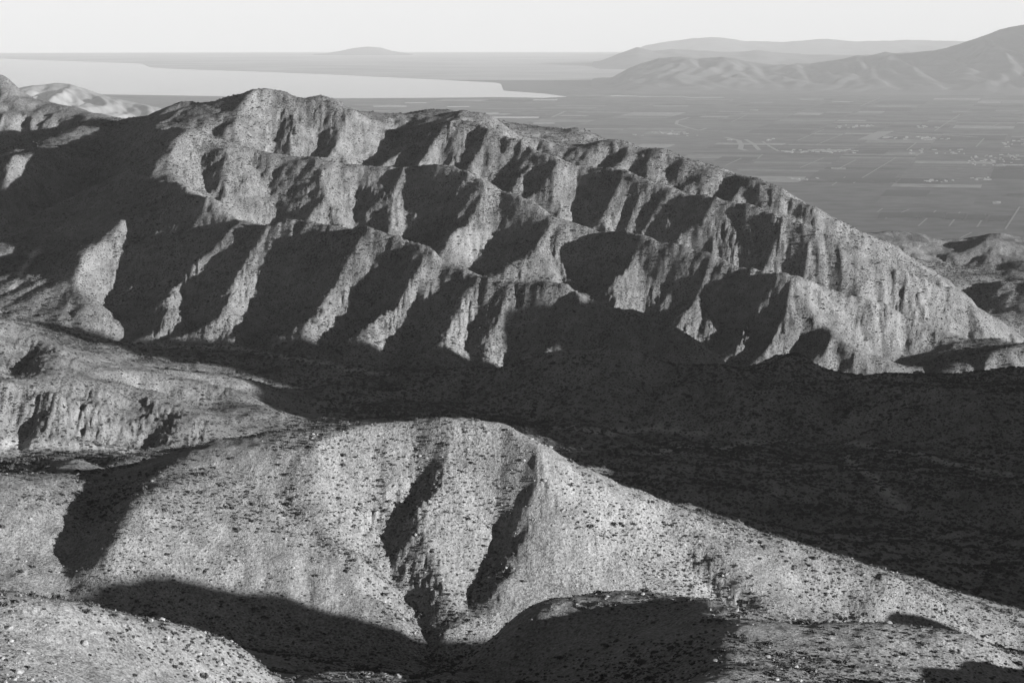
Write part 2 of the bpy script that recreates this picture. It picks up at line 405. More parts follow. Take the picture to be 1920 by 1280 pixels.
# final grid
TH, LR = axis_theta(900, 34, 135), axis_lnr(.00195)
G['TH'], G['LR'] = TH, LR
Z = resample(Zb, th_s, lr_s, TH, LR)
NR, NT = Z.shape
Rg = np.exp(LR)
X = (Rg[:, None] * np.sin(TH)[None, :]); Y = (Rg[:, None] * np.cos(TH)[None, :])

def grad(Z):
    zr = np.gradient(Z, LR, axis=0) / Rg[:, None]
    zt = np.gradient(Z, TH, axis=1) / Rg[:, None]
    s, c = np.sin(TH)[None, :], np.cos(TH)[None, :]
    return zr * s + zt * c, zr * c - zt * s        # d/dx, d/dy

# ------------------------------------------------------------------ spurs (+) and gullies (-) drawn on the slopes: (height m, half width m, picture points)
STROKES = [
 # dome
 (-12, 14, [(818,806),(790,850),(752,905),(715,950),(708,985),(735,1015),(762,1055),(785,1100),(800,1160),(790,1228)]),
 (-9.5, 15, [(955,905),(925,960),(895,1020),(872,1080),(868,1120),(885,1165)]),
 (4, 11, [(885,815),(850,880),(818,950),(812,1010),(828,1070),(850,1120),(895,1180)]),
 (7.5, 15, [(1000,835),(1055,920),(1080,985),(1075,1040),(1040,1105)]),
 (-2, 7, [(500,890),(540,950),(600,1005),(660,1050),(720,1110),(765,1170)]),
 (2.5, 9, [(600,830),(640,900),(690,980),(740,1060),(765,1130)]),
 (-6, 8, [(1270,1000),(1320,1060),(1360,1110),(1400,1150),(1440,1170)]),
 (-3, 10, [(1590,1085),(1560,1120),(1520,1160)]),
 (4, 12, [(1690,1095),(1700,1120),(1720,1170)]),
 # first ridge
 (-22.0, 22.3, [(262,400),(240,440),(222,500),(222,545),(234,600),(240,634)]),
 (-16.6, 18.9, [(320,395),(308,440),(290,485),(262,520),(236,565)]),
 (14.7, 17.8, [(330,375),(320,430),(312,480),(295,530),(290,590)]),
 (9.3, 13.4, [(290,400),(268,450),(250,500)]),
 (-18.4, 20.1, [(372,420),(352,475),(346,520),(356,565),(366,620)]),
 (16.6, 20.1, [(466,424),(445,465),(415,520),(395,580),(385,625)]),
 (-25.7, 29.0, [(560,450),(535,500),(505,545),(475,590),(470,645)]),
 (-12.9, 17.8, [(510,445),(495,500),(478,560)]),
 (18.4, 20.1, [(692,448),(650,492),(605,545),(582,580),(572,640)]),
 (-18.4, 17.8, [(700,470),(672,520),(655,570),(640,610),(600,655)]),
 (12.9, 14.5, [(728,450),(705,500),(690,540),(672,590)]),
 (-16.6, 16.8, [(738,465),(712,520),(690,565),(655,610)]),
 (14.7, 15.6, [(775,465),(760,510),(735,560),(700,610),(655,655)]),
 (-20.2, 18.9, [(790,495),(772,545),(770,590),(748,640),(735,692)]),
 (14.7, 15.6, [(862,512),(838,545),(832,590),(800,640),(790,690)]),
 (-11.0, 11.2, [(872,530),(868,560),(885,600),(890,690)]),
 (11.0, 11.2, [(905,540),(915,580),(925,640),(930,690)]),
 (-11.0, 11.2, [(945,545),(950,590),(955,650),(960,690)]),
 (9.3, 13.4, [(1050,548),(1045,590),(1010,640),(1000,685)]),
 (-8.2, 12.0, [(1110,580),(1115,620),(1150,660)]),
 (9.3, 13.4, [(600,452),(560,500),(530,560),(520,640)]),
 # peak and second ridge
 (-16.6, 15.6, [(375,262),(378,300),(390,345),(420,380),(455,405)]),
 (-11.0, 12.2, [(335,290),(355,330),(385,360)]),
 (11.0, 13.4, [(400,262),(410,310),(425,350),(455,395)]),
 (-11.0, 11.2, [(466,282),(470,310),(500,340)]),
 (14.7, 15.6, [(440,275),(470,320),(480,360),(485,395)]),
 (18.4, 20.1, [(645,316),(610,345),(588,375),(570,410),(552,440)]),
 (-14.7, 14.5, [(668,318),(668,360),(675,400),(685,440)]),
 (11.0, 12.2, [(620,350),(640,390),(650,440)]),
 (12.9, 13.4, [(690,315),(705,360),(728,395),(725,445)]),
 (-16.6, 15.6, [(762,318),(756,360),(768,400),(775,445)]),
 (22.0, 22.3, [(842,318),(856,355),(866,385),(862,430),(835,475)]),
 (-18.4, 17.8, [(805,360),(800,400),(790,440),(785,470)]),
 (-18.4, 17.8, [(945,395),(940,430),(930,470),(905,510)]),
 (9.3, 11.2, [(890,375),(905,420),(915,470)]),
 (16.6, 16.8, [(1005,412),(1000,445),(980,485),(945,525)]),
 (-14.7, 14.5, [(1068,460),(1085,500),(1095,535),(1135,572)]),
 (12.9, 13.4, [(1100,445),(1130,490),(1160,520),(1180,575)]),
 (-9.3, 10.0, [(1020,440),(1050,490),(1080,540)]),
 (-22.0, 22.3, [(1190,500),(1210,545),(1225,590),(1260,612)]),
 (-16.6, 20.1, [(1330,525),(1310,570),(1290,620)]),
 (18.4, 16.8, [(1395,538),(1385,575),(1375,610),(1380,650)]),
 (-11.0, 10.0, [(1410,550),(1412,590),(1420,645)]),
 (8.2, 10.0, [(1430,560),(1445,600),(1455,640)]),
 (-6.8, 10.0, [(1560,570),(1600,610),(1680,650)]),
 (-6.8, 10.0, [(1640,580),(1700,620),(1780,655)]),
 # third ridge
 (11, 22.3, [(515,176),(480,205),(452,240),(440,268)]),
 (-11.0, 11.2, [(530,185),(520,220),(512,255)]),
 (-9.3, 10.0, [(560,190),(555,225),(545,265)]),
 (5, 20.1, [(645,216),(655,232),(640,252),(628,285)]),
 (-16.6, 15.6, [(610,200),(600,240),(590,285)]),
 (14.7, 14.5, [(858,225),(845,245),(820,270),(790,300)]),
 (-11.0, 11.2, [(890,240),(885,265),(870,300)]),
 (-16.6, 15.6, [(940,285),(930,320),(920,355)]),
 (11.0, 10.0, [(915,300),(908,330),(905,345)]),
 (12.9, 13.4, [(1045,305),(1040,335),(1015,365)]),
 (14.7, 13.4, [(985,298),(985,330),(980,345)]),
 (-11.0, 11.2, [(1085,330),(1080,370),(1095,410)]),
 (-22.0, 24.5, [(1170,350),(1175,390),(1190,430)]),
 (29.4, 26.8, [(1322,368),(1310,395),(1290,420),(1268,460)]),
 (-22.0, 22.3, [(1290,385),(1260,415),(1215,445)]),
 (-12.9, 10.0, [(1352,395),(1358,435),(1355,490)]),
 (-12.9, 10.0, [(1388,398),(1396,440),(1392,505)]),
 (-14.7, 12.2, [(1424,400),(1416,450),(1420,510)]),
 (9.3, 8.9, [(1372,392),(1378,440),(1375,500)]),
 (9.3, 8.9, [(1405,395),(1406,440),(1405,505)]),
 (11.0, 13.4, [(1440,395),(1445,430),(1440,480)]),
 (-22.0, 20.1, [(1505,455),(1490,490),(1480,525)]),
 (-11.0, 11.2, [(1660,510),(1720,550),(1780,595)]),
 (-9.3, 10.0, [(1250,305),(1245,330),(1270,350)]),
 (-11.0, 10.0, [(1150,285),(1140,300),(1125,315)]),
 (-11.0, 10.0, [(1365,335),(1350,355),(1345,372)]),
 (-11.0, 10.0, [(1470,390),(1490,405),(1530,425)]),
 # left hills
 (-6.3, 13, [(92,722),(72,755),(48,790),(30,825)]),
 (-6.3, 12, [(165,722),(152,755),(150,790),(140,825)]),
 (-7.6, 14, [(255,726),(238,765),(220,805),(205,840)]),
 (6.3, 13, [(205,722),(190,755),(178,790),(170,825)]),
 (6.3, 13, [(125,724),(108,755),(98,790),(80,825)]),
 (5.0, 13, [(40,718),(25,755),(10,795)]),
 (-5.0, 12, [(330,758),(300,790),(275,835)]),
 (6.3, 14, [(380,780),(345,805),(320,835)]),
 (-5.0, 12, [(60,635),(50,670),(20,700)]),
 (5.0, 14, [(130,662),(110,690),(90,712)]),
 (-3.8, 12, [(420,722),(400,745),(385,765)]),
 # low dark ridge
 (10.2, 12.0, [(1160,656),(1130,690),(1090,730),(1060,770)]),
 (-10.2, 12.0, [(1250,685),(1230,720),(1200,770)]),
 (10.2, 12.0, [(1510,708),(1480,740),(1430,790)]),
 (-8.1, 12.0, [(1600,728),(1580,770),(1540,810)]),
 (8.1, 12.0, [(1740,738),(1730,770),(1700,820)]),
]
STROKE_K = .6          # the drawn lines only guide the running water below
def first_hit(Z, u, v):
    """range index at which the sight line through a picture point meets the ground"""
    th, t = ray(u, v)
    b = float(np.interp(th, TH, np.arange(NT))); j = int(b); g = b - j
    col = Z[:, j] * (1 - g) + Z[:, min(j + 1, NT - 1)] * g
    up = np.nonzero((col > -Rg * t) & (Rg > 450))[0]
    if len(up) == 0: return None
    return Rg[up[0]] * math.sin(th), Rg[up[0]] * math.cos(th)
B0 = Z.copy()
ADD = np.zeros_like(Z)
for amp, wd, pts in STROKES:
    # densify, drop on the slope
    q = []
    for (u0, v0), (u1, v1) in zip(pts[:-1], pts[1:]):
        n = max(2, int(math.hypot(u1 - u0, v1 - v0) / 8))
        for k in range(n): q.append((u0 + (u1 - u0) * k / n, v0 + (v1 - v0) * k / n))
    q.append(pts[-1])
    h = [(first_hit(B0, *p), i / (len(q) - 1)) for i, p in enumerate(q)]
    h = [(a[0], a[1], f) for a, f in h if a is not None]
    # drop jumps in depth
    H = [h[0]]
    for a in h[1:]:
        if math.hypot(a[0] - H[-1][0], a[1] - H[-1][1]) < 90: H.append(a)
    H = np.array(H)
    if len(H) < 3: continue
    for _ in range(12):
        H[1:-1, :2] = (H[:-2, :2] + 2 * H[1:-1, :2] + H[2:, :2]) / 4
    rr = np.hypot(H[:, 0], H[:, 1]); tt = np.arctan2(H[:, 0], H[:, 1])
    i0 = np.searchsorted(Rg, rr.min() - 2.2 * wd); i1 = np.searchsorted(Rg, rr.max() + 2.2 * wd)
    m = 2.2 * wd / rr.min()
    j0 = np.searchsorted(TH, tt.min() - m); j1 = np.searchsorted(TH, tt.max() + m)
    xs, ys = X[i0:i1, j0:j1], Y[i0:i1, j0:j1]
    best = np.full(xs.shape, 1e9); fr = np.zeros(xs.shape)
    for a, b in zip(H[:-1], H[1:]):
        ex, ey = b[0] - a[0], b[1] - a[1]
        k = np.clip(((xs - a[0]) * ex + (ys - a[1]) * ey) / (ex * ex + ey * ey + 1e-9), 0, 1)
        d = np.hypot(xs - a[0] - k * ex, ys - a[1] - k * ey)
        c = d < best
        best[c] = d[c]; fr[c] = (a[2] + (b[2] - a[2]) * k)[c]
    best = best + fbm(xs, ys, wd * 1.9, 5, 61, .6) * wd * .95 * np.clip(best / (wd * .5), .1, 1)
    s = np.maximum(best, 0) / (wd * (.55 + .65 * fr))
    prof = np.where(s < 2.2, np.sqrt(1 + 0.02) - np.sqrt(s * s + 0.02), -9)
    prof = np.maximum(prof, 0) + 0.22 * np.exp(-s * s * .8)
    fade = np.clip(fr / (.25 if amp > 0 else .14), 0, 1) ** 1.3 * np.clip((1 - fr) / (.12 if rr.mean() > 1100 else .3) + (.25 if rr.mean() > 1100 else 0), 0, 1)
    ADD[i0:i1, j0:j1] += (STROKE_K if rr.mean() > 1950 else 1.0) * amp * prof * fade
Z = Z + ADD
for u_, v_, h_, w_ in ((35,765,6,14), (110,775,6,13), (185,768,7,14), (265,785,7,15), (350,800,6,14), (330,725,6,16), (420,745,6,15), (500,778,7,14), (90,668,5,18), (250,705,5,16),
                        (1060,705,9,22), (1160,690,11,22), (1250,720,8,22), (1340,712,7,20), (1490,690,12,18), (1620,765,9,24), (1760,775,9,24), (1880,790,9,24), (1400,770,8,24), (980,735,7,22), (1150,770,6,24), (1540,800,6,24)):
    hit = first_hit(Z, u_, v_)                              # knolls on the foothills and the low ridge
    if hit: Z = Z + h_ * np.exp(-((X - hit[0]) ** 2 + ((Y - hit[1]) * .75) ** 2) / (2 * w_ * w_))
th_k, t_k = ray(125, 861)                                   # the small mound behind the left shoulder
xk, yk = 1095 * math.sin(th_k), 1095 * math.cos(th_k)
ik, jk = np.searchsorted(Rg, 1095), np.searchsorted(TH, th_k)
Z = Z + max(0, -1095 * t_k - Z[ik, jk]) * np.exp(-(((X - xk) / 15) ** 2 + ((Y - yk) / 20) ** 2) / 2 * 1.4)

# ------------------------------------------------------------------ running water: stream incision and slope failure on square grids
def sample_polar(Zp, x, y):
    th, lr = np.arctan2(x, y), np.log(np.hypot(x, y))
    a = np.clip(np.interp(lr, LR, np.arange(NR)), 0, NR - 1.001); b = np.clip(np.interp(th, TH, np.arange(NT)), 0, NT - 1.001)
    i, j = a.astype(int), b.astype(int); f, g = a - i, b - j
    return Zp[i, j] * (1-f) * (1-g) + Zp[i+1, j] * f * (1-g) + Zp[i, j+1] * (1-f) * g + Zp[i+1, j+1] * f * g
CREST_XY = []
for nm_ in ('ridge1', 'ridge2', 'ridge3', 'ridge4', 'summit', 'back_ridge', 'dark_back', 'left_range', 'peak_spine', 'left_spur', 'dome', 'knob', 'knob_spur', 'near_left_crest', 'second_knob', 'left_crest', 'left_front', 'low_crest', 'low_peak',
            'left_shoulder', 'small_knob', 'right_hill_a', 'right_hill_b', 'right_hill_c', 'ridge2_front', 'ridge3_front', 'low_back'):
    L_ = np.array(C[nm_], float); th_, _t = ray(L_[:, 0], L_[:, 1])
    for a in range(len(L_) - 1):
        k_ = np.linspace(0, 1, 120)
        r_ = L_[a, 2] + (L_[a+1, 2] - L_[a, 2]) * k_; t_a = th_[a] + (th_[a+1] - th_[a]) * k_
        CREST_XY.append(np.stack([r_ * np.sin(t_a), r_ * np.cos(t_a)], -1))
CREST_XY = np.vstack(CREST_XY)
def erode(Zp, x0, x1, y0, y1, dx, iters, K, m, Ac, talus, diff, seed, noise, margin, hard):
    xs, ys = np.arange(x0, x1, dx), np.arange(y0, y1, dx)
    gx, gy = np.meshgrid(xs, ys)
    H0 = sample_polar(Zp, gx, gy)
    n, k = H0.shape; N = n * k
    H = H0 + noise * fbm(gx, gy, 40, 5, seed, .6)
    ids = np.arange(N).reshape(n, k)
    # hard rock along the crests keeps their outline
    M = np.zeros((n, k)); cj = np.round((CREST_XY[:, 0] - x0) / dx).astype(int); ci = np.round((CREST_XY[:, 1] - y0) / dx).astype(int)
    c = (cj >= 0) & (cj < k) & (ci >= 0) & (ci < n); M[ci[c], cj[c]] = 1
    fall = math.exp(-dx / hard)
    for _ in range(int(2.5 * hard / dx)):
        Mp = np.pad(M, 1); M = np.maximum(M, fall * np.maximum(np.maximum(Mp[2:, 1:-1], Mp[:-2, 1:-1]), np.maximum(Mp[1:-1, 2:], Mp[1:-1, :-2])))
    soft = (1 - M).ravel(); tal = (talus + .5 * M ** 2).ravel()
    offs = [(-1,-1),(-1,0),(-1,1),(0,-1),(0,1),(1,-1),(1,0),(1,1)]
    for it in range(iters):
        Hp = np.pad(H, 1, constant_values=1e9)
        best = np.zeros((n, k)); rec = ids.copy(); dist = np.full((n, k), dx)
        for a, b in offs:
            d = dx * math.hypot(a, b)
            sl = (H - Hp[1 + a:1 + a + n, 1 + b:1 + b + k]) / d
            c = sl > best
            best[c] = sl[c]; rec[c] = (ids + a * k + b)[c]; dist[c] = d
        rec[0, :] = ids[0, :]; rec[-1, :] = ids[-1, :]; rec[:, 0] = ids[:, 0]; rec[:, -1] = ids[:, -1]
        rec = rec.ravel(); dist = dist.ravel()
        # steps down to the outlet, by pointer doubling
        dep = (rec != ids.ravel()).astype(np.int32); ptr = rec.copy()
        for _ in range(12):
            nd = dep + dep[ptr]; ptr = ptr[ptr]
            if np.array_equal(nd, dep): break
            dep = nd
        order = np.argsort(dep, kind='stable'); ds = dep[order]
        cuts = np.searchsorted(ds, np.arange(1, ds[-1] + 2))
        A_ = np.full(N, dx * dx)
        for q in range(len(cuts) - 2, -1, -1):
            c = order[cuts[q]:cuts[q + 1]]
            A_ += np.bincount(rec[c], A_[c], N) if len(c) > 4000 else 0
            if len(c) <= 4000: np.add.at(A_, rec[c], A_[c])
        f = K * soft * np.maximum(A_ - Ac, 0) ** m / dist
        h = H.ravel()
        for q in range(len(cuts) - 1):
            c = order[cuts[q]:cuts[q + 1]]
            if len(c) == 0: continue
            zr = h[rec[c]]
            z = (h[c] + f[c] * zr) / (1 + f[c])
            h[c] = np.minimum(z, zr + tal[c] * dist[c])
        H = h.reshape(n, k)
        Hp = np.pad(H, 1, mode='edge')
        H = H + diff * (Hp[2:, 1:-1] + Hp[:-2, 1:-1] + Hp[1:-1, 2:] + Hp[1:-1, :-2] - 4 * H)
    D = H - H0
    ed = np.minimum(np.minimum(gx - x0, x1 - gx), np.minimum(gy - y0, y1 - gy))
    D *= np.clip(ed / margin, 0, 1)
    # back to the land grid
    inside = (X > x0 + dx) & (X < x1 - 2 * dx) & (Y > y0 + dx) & (Y < y1 - 2 * dx)
    fx = (X[inside] - x0) / dx; fy = (Y[inside] - y0) / dx
    j, i = fx.astype(int), fy.astype(int); g, f_ = fx - j, fy - i
    out = Zp.copy()
    out[inside] += D[i, j] * (1-f_) * (1-g) + D[i+1, j] * f_ * (1-g) + D[i, j+1] * (1-f_) * g + D[i+1, j+1] * f_ * g
    return out
ZB = Z
Z = erode(Z, -800, 900, 2010, 3680, 3.0, 40, .024, .45, 140, .68, .05, 301, 5.0, 60, 9)
Z = erode(Z, -480, 620, 1180, 2190, 4.0, 45, .042, .45, 220, .6, .05, 302, 7.0, 60, 10)
Z = erode(Z, -260, 330, 480, 1060, 1.6, 16, .010, .46, 160, .85, .05, 303, 1.0, 25, 6)
GULD = Z - ZB
# bring the worn crests back to their outline
for pass_ in range(2):
    W_ = np.zeros((NR, NT)); S_ = np.zeros((NR, NT))
    for nm_ in ('ridge1', 'ridge2', 'ridge3', 'ridge4', 'summit', 'back_ridge', 'dark_back', 'left_range', 'peak_spine', 'left_spur', 'left_crest', 'low_crest', 'low_peak', 'right_hill_a', 'right_hill_b', 'right_hill_c'):
        L_ = np.array(C[nm_], float); th_, t_t = ray(L_[:, 0], L_[:, 1]); z_ = -L_[:, 2] * t_t
        for a in range(len(L_) - 1):
            k_ = np.linspace(0, 1, 150)
            i_ = np.clip(np.searchsorted(LR, np.log(L_[a, 2] + (L_[a+1, 2] - L_[a, 2]) * k_)), 0, NR - 1); j_ = np.clip(np.searchsorted(TH, th_[a] + (th_[a+1] - th_[a]) * k_), 0, NT - 1)
            W_[i_, j_] = 1; S_[i_, j_] = np.clip(z_[a] + (z_[a+1] - z_[a]) * k_ - Z[i_, j_], -12, 9)
    cb = np.interp(Rg, [450, 1000, 2000, 4300], [5, 7, 14, 16])
    Wb, Sb = blur(W_, cb, cb), blur(S_, cb, cb)
    Z = Z + Sb / (Wb + 1e-6) * (Wb / (Wb + .018))

# ------------------------------------------------------------------ erosion detail
sl0 = np.interp(Rg, [450, 900, 1020, 1500, 2150, 2300, 4300], [.1, .15, .2, .5, .7, .8, .9])[:, None]
warp = fbm(X, Y, 160, 3, 31) * 30
for cell, amp, s in ((45, 2.0, 2), (20, 1.2, 3), (10, 0.7, 4)):
    gx, gy = grad(Z)
    slope = np.hypot(gx, gy)
    g, d, sx, sy = gullies(X + warp, Y - warp, gx, gy, cell, s * 11)
    k = np.clip((slope - .12) / .45, 0, 1.2)
    k = k * (0.45 + 1.1 * (vnoise(X / 210, Y / 210, 77) + .5))
    g = np.abs(g) ** .8 * np.sign(g)
    Z = Z + amp * k * sl0 * (g * .5)
Z = Z + fbm(X, Y, 26, 4, 5, .52) * (np.interp(Rg, [200, 480, 1000, 2000, 4300], [.2, 1.9, 2.3, 2.6, 3.2])[:, None])
Z = Z + fbm(X, Y, 8, 3, 15, .6) * np.interp(Rg, [300, 480, 1000, 1300], [.1, .55, .7, 0])[:, None]
gx, gy = grad(Z); steep = np.clip((np.hypot(gx, gy) - .25) / .5, 0, 1)
crag = 1 - 2 * np.abs(fbm(X, Y, 17, 4, 51, .55))          # broken rock on the steep ground
Z = Z + (crag - .7) * steep * np.interp(Rg, [200, 480, 1000, 2000, 4300], [0, .6, .8, 1.6, 2.2])[:, None]
out_k = np.clip((TH - math.radians(12.4)) / math.radians(4), 0, 1)[None, :] * np.clip((Rg - 350) / 200, 0, 1)[:, None]
Z = Z + fbm(X, Y, 70, 5, 91, .55) * 16 * out_k             # unseen high ground beside the view, roughened for ragged shadow edges
floor_k = np.exp(-((Rg - 1750) / 380) ** 2)[:, None]
Z = Z + fbm(X, Y, 110, 4, 9) * 9 * floor_k

ZW = Z + CAM_Z
def ground(th, lr):
    a = np.clip(np.interp(lr, LR, np.arange(NR)), 0, NR - 1.001); b = np.clip(np.interp(th, TH, np.arange(NT)), 0, NT - 1.001)
    i, j = a.astype(int), b.astype(int); f, g = a - i, b - j
    return (ZW[i, j] * (1-f) * (1-g) + ZW[i+1, j] * f * (1-g) + ZW[i, j+1] * (1-f) * g + ZW[i+1, j+1] * f * g)

# ------------------------------------------------------------------ split the land along its valley lines
def bound(name, ext=1.0):
    L = np.array(C[name], float); th, _ = ray(L[:, 0], L[:, 1])
    o = np.argsort(th)
    return np.interp(TH, th[o], L[o, 2])
lab = np.zeros((NR - 1, NT - 1), np.int8)
rc = np.sqrt(Rg[1:] * Rg[:-1])[:, None]
tcn = (TH[1:] + TH[:-1]) / 2
def bb(name): return np.interp(tcn, TH, bound(name))[None, :]
ucol = 960 + np.tan(tcn)[None, :] * FPX
lab[:] = 0
lab[rc > bb('ravine')] = 1
lab[rc > bb('dome_back')] = 2
lab[(rc > bb('left_foot')) & (ucol < 600)] = 3
lab[(rc > bb('left_back')) & (ucol < 600)] = 2
lab[(rc > bb('low_foot')) & (ucol > 760)] = 4
lab[rc > bb('foot')] = 5
v12 = np.where(ucol < 500, 2600 - .19 * (ucol - 700), bb('valley12'))
lab[rc > v12] = 6
lab[(rc > np.where(ucol < 300, 2990 - .19 * (ucol - 700), bb('valley23')))] = 7
lab[(rc > np.where(ucol < 970, 3240 - .19 * (ucol - 700), bb('valley36')))] = 8
lab[(ucol < 330) & (rc > np.where(ucol < 225, np.interp(ucol, [10, 60, 105, 140, 200, 225], [2462, 2572, 2703, 2806, 2975, 3051]), 3051))] = 9
NAMES = {
 0: ('foreground_hills', 'pale scrub dotted hills with a dark knob just below the viewpoint', M_NEAR),
 1: ('rounded_hill', 'broad rounded sunlit hill cut by two dark gullies', M_NEAR),
 2: ('canyon_floor', 'dark shaded scrubby canyon floor between the rounded hill and the ridges', M_RIDGE),
 3: ('foothills', 'small sunlit foothills beside the shaded canyon floor', M_RIDGE),
 4: ('low_ridge', 'low dark ridge in shadow across the canyon', M_RIDGE),
 5: ('front_ridge', 'gullied front ridge with lit upper spurs and shaded foot', M_RIDGE),
 6: ('second_ridge', 'long ridge with deep shaded bowls behind the front ridge', M_RIDGE),
 7: ('third_ridge', 'high ridge with the broad summit above the lake shore', M_RIDGE),
 8: ('last_ridge', 'ridge and hills falling to the wide valley', M_RIDGE),
 9: ('side_range', 'steep side range beyond the dark canyon below the pale lake', M_RIDGE),
}
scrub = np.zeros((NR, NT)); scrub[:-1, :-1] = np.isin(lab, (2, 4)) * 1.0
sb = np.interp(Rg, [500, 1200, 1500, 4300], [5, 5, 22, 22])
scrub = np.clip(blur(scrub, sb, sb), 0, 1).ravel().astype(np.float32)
WASH = [[(1225,850),(1290,838),(1350,842),(1420,830),(1500,828)], [(1585,830),(1660,845),(1720,852),(1780,868),(1840,880),(1900,893)], [(1590,855),(1612,880),(1640,895),(1668,930),(1690,955)], [(1050,800),(1130,812),(1230,806),(1330,818)],
        [(240,640),(330,652),(420,650),(520,668),(640,690),(740,705)], [(20,545),(45,500),(70,470)], [(0,838),(60,836),(140,838),(260,846)]]
sand = np.zeros((NR, NT))
for path in WASH:
    q = []
    for (u0, v0), (u1, v1) in zip(path[:-1], path[1:]):
        for k in range(12):
            h = first_hit(Z, u0 + (u1 - u0) * k / 12, v0 + (v1 - v0) * k / 12 + 2.5 * math.sin(k * 1.3 + u0))
            if h: q.append(h)
    for (x0, y0), (x1, y1) in zip(q[:-1], q[1:]):
        L = math.hypot(x1 - x0, y1 - y0)
        if L > 80: continue
        xm, ym = (x0 + x1) / 2, (y0 + y1) / 2; rm, tm = math.hypot(xm, ym), math.atan2(xm, ym)
        i0, i1 = np.searchsorted(Rg, rm - L - 25), np.searchsorted(Rg, rm + L + 25); j0, j1 = np.searchsorted(TH, tm - (L + 25) / rm), np.searchsorted(TH, tm + (L + 25) / rm)
        xs, ys = X[i0:i1, j0:j1], Y[i0:i1, j0:j1]
        kk = np.clip(((xs - x0) * (x1 - x0) + (ys - y0) * (y1 - y0)) / (L * L + 1e-6), 0, 1)
        dd = np.hypot(xs - x0 - kk * (x1 - x0), ys - y0 - kk * (y1 - y0)) + 3 * vnoise(xs / 9, ys / 9, 3)
        sand[i0:i1, j0:j1] = np.maximum(sand[i0:i1, j0:j1], np.exp(-(dd / 3.2) ** 2))
sand = sand.ravel().astype(np.float32)
idx = np.arange(NR * NT).reshape(NR, NT)
Q = np.stack([idx[:-1, :-1], idx[:-1, 1:], idx[1:, 1:], idx[1:, :-1]], -1)
VV = np.stack([X, Y, ZW], -1).reshape(-1, 3)
for k, (nm, lb, mt) in NAMES.items():
    f = Q[lab == k]
    if len(f) == 0: continue
    u, inv = np.unique(f.ravel(), return_inverse=True)
    me = mesh_np(nm, VV[u], inv.reshape(-1, 4), mt)
    at = me.attributes.new('scrub', 'FLOAT', 'POINT'); at.data.foreach_set('value', scrub[u])
    at = me.attributes.new('sand', 'FLOAT', 'POINT'); at.data.foreach_set('value', sand[u])
    tag(link(nm, me), lb, 'hill' if k not in (2,) else 'ground', None, 'structure')

# ------------------------------------------------------------------ the wide valley
th = np.radians(np.concatenate([np.linspace(-62, -14, 25), np.linspace(-13, 13, 60), np.linspace(14, 70, 29)]))
rr = np.concatenate([np.geomspace(5200, 60000, 130), np.linspace(60500, 156000, 190)])
XX, YY = rr[:, None] * np.sin(th), rr[:, None] * np.cos(th)
ZZ = plain_z(rr)[:, None] + 0 * XX
ii = np.arange(XX.size).reshape(XX.shape)
cut = 130                                     # row where the valley gives way to the pale open desert beyond the lake
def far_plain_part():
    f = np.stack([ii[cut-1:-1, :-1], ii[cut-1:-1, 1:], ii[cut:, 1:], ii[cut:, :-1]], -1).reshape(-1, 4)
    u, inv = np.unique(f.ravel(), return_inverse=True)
    me = mesh_np('far_desert', np.stack([XX, YY, ZZ], -1).reshape(-1, 3)[u], inv.reshape(-1, 4), grey_mat('haze_paled_desert', .34, .95, .08, .0004))  # pale desert soil, lightened further to stand in for haze at the horizon
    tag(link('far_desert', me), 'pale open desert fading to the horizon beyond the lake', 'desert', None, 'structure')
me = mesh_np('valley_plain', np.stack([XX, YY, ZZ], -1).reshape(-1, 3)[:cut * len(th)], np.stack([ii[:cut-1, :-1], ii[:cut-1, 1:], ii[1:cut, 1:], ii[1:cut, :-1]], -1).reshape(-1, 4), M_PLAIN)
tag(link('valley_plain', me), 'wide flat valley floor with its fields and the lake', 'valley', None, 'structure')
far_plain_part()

# lake
M_WATER, t_, b_ = new_mat('lake_water')
b_.inputs['Base Color'].default_value = (.02, .02, .02, 1)
b_.inputs['Roughness'].default_value = .12
b_.inputs['Specular IOR Level'].default_value = .5
def sheet(name, top, bot, lift_, mat, n=160):
    """a sheet on the plain between two shorelines given in the picture"""
    top, bot = np.array(top, float), np.array(bot, float)
    us = np.linspace(top[0, 0], top[-1, 0], n)
    tv, bv = np.interp(us, top[:, 0], top[:, 1]), np.interp(us, bot[:, 0], bot[:, 1])
    V = []; m = 14
    for u, a, b in zip(us, tv, bv):
        th, t0 = ray(u, a); _, t1 = ray(u, b)
        r0, r1 = plain_r(t0), plain_r(t1)
        for k in range(m):
            r = r1 + (r0 - r1) * k / (m - 1)
            V.append((r * math.sin(th), r * math.cos(th), plain_z(r) + lift_))
    ii = np.arange(len(V)).reshape(n, m)
    return link(name, mesh_np(name, np.array(V), np.stack([ii[:-1, :-1], ii[1:, :-1], ii[1:, 1:], ii[:-1, 1:]], -1).reshape(-1, 4), mat))
lake = sheet('lake', [(-900,104),(0,110.5),(265,120),(282,127),(330,130),(500,135.5),(620,140.5),(760,147),(930,155.5),(941,158),(915,164.5),(950,171),(1020,176),(1062,181.5)],
             [(-900,172),(200,177.5),(420,181),(640,184.8),(800,184),(930,182.5),(1020,184),(1062,182)], 2.0, M_WATER, 400)
tag(lake, 'bright pale lake stretching across the far valley', 'lake', None, 'structure')

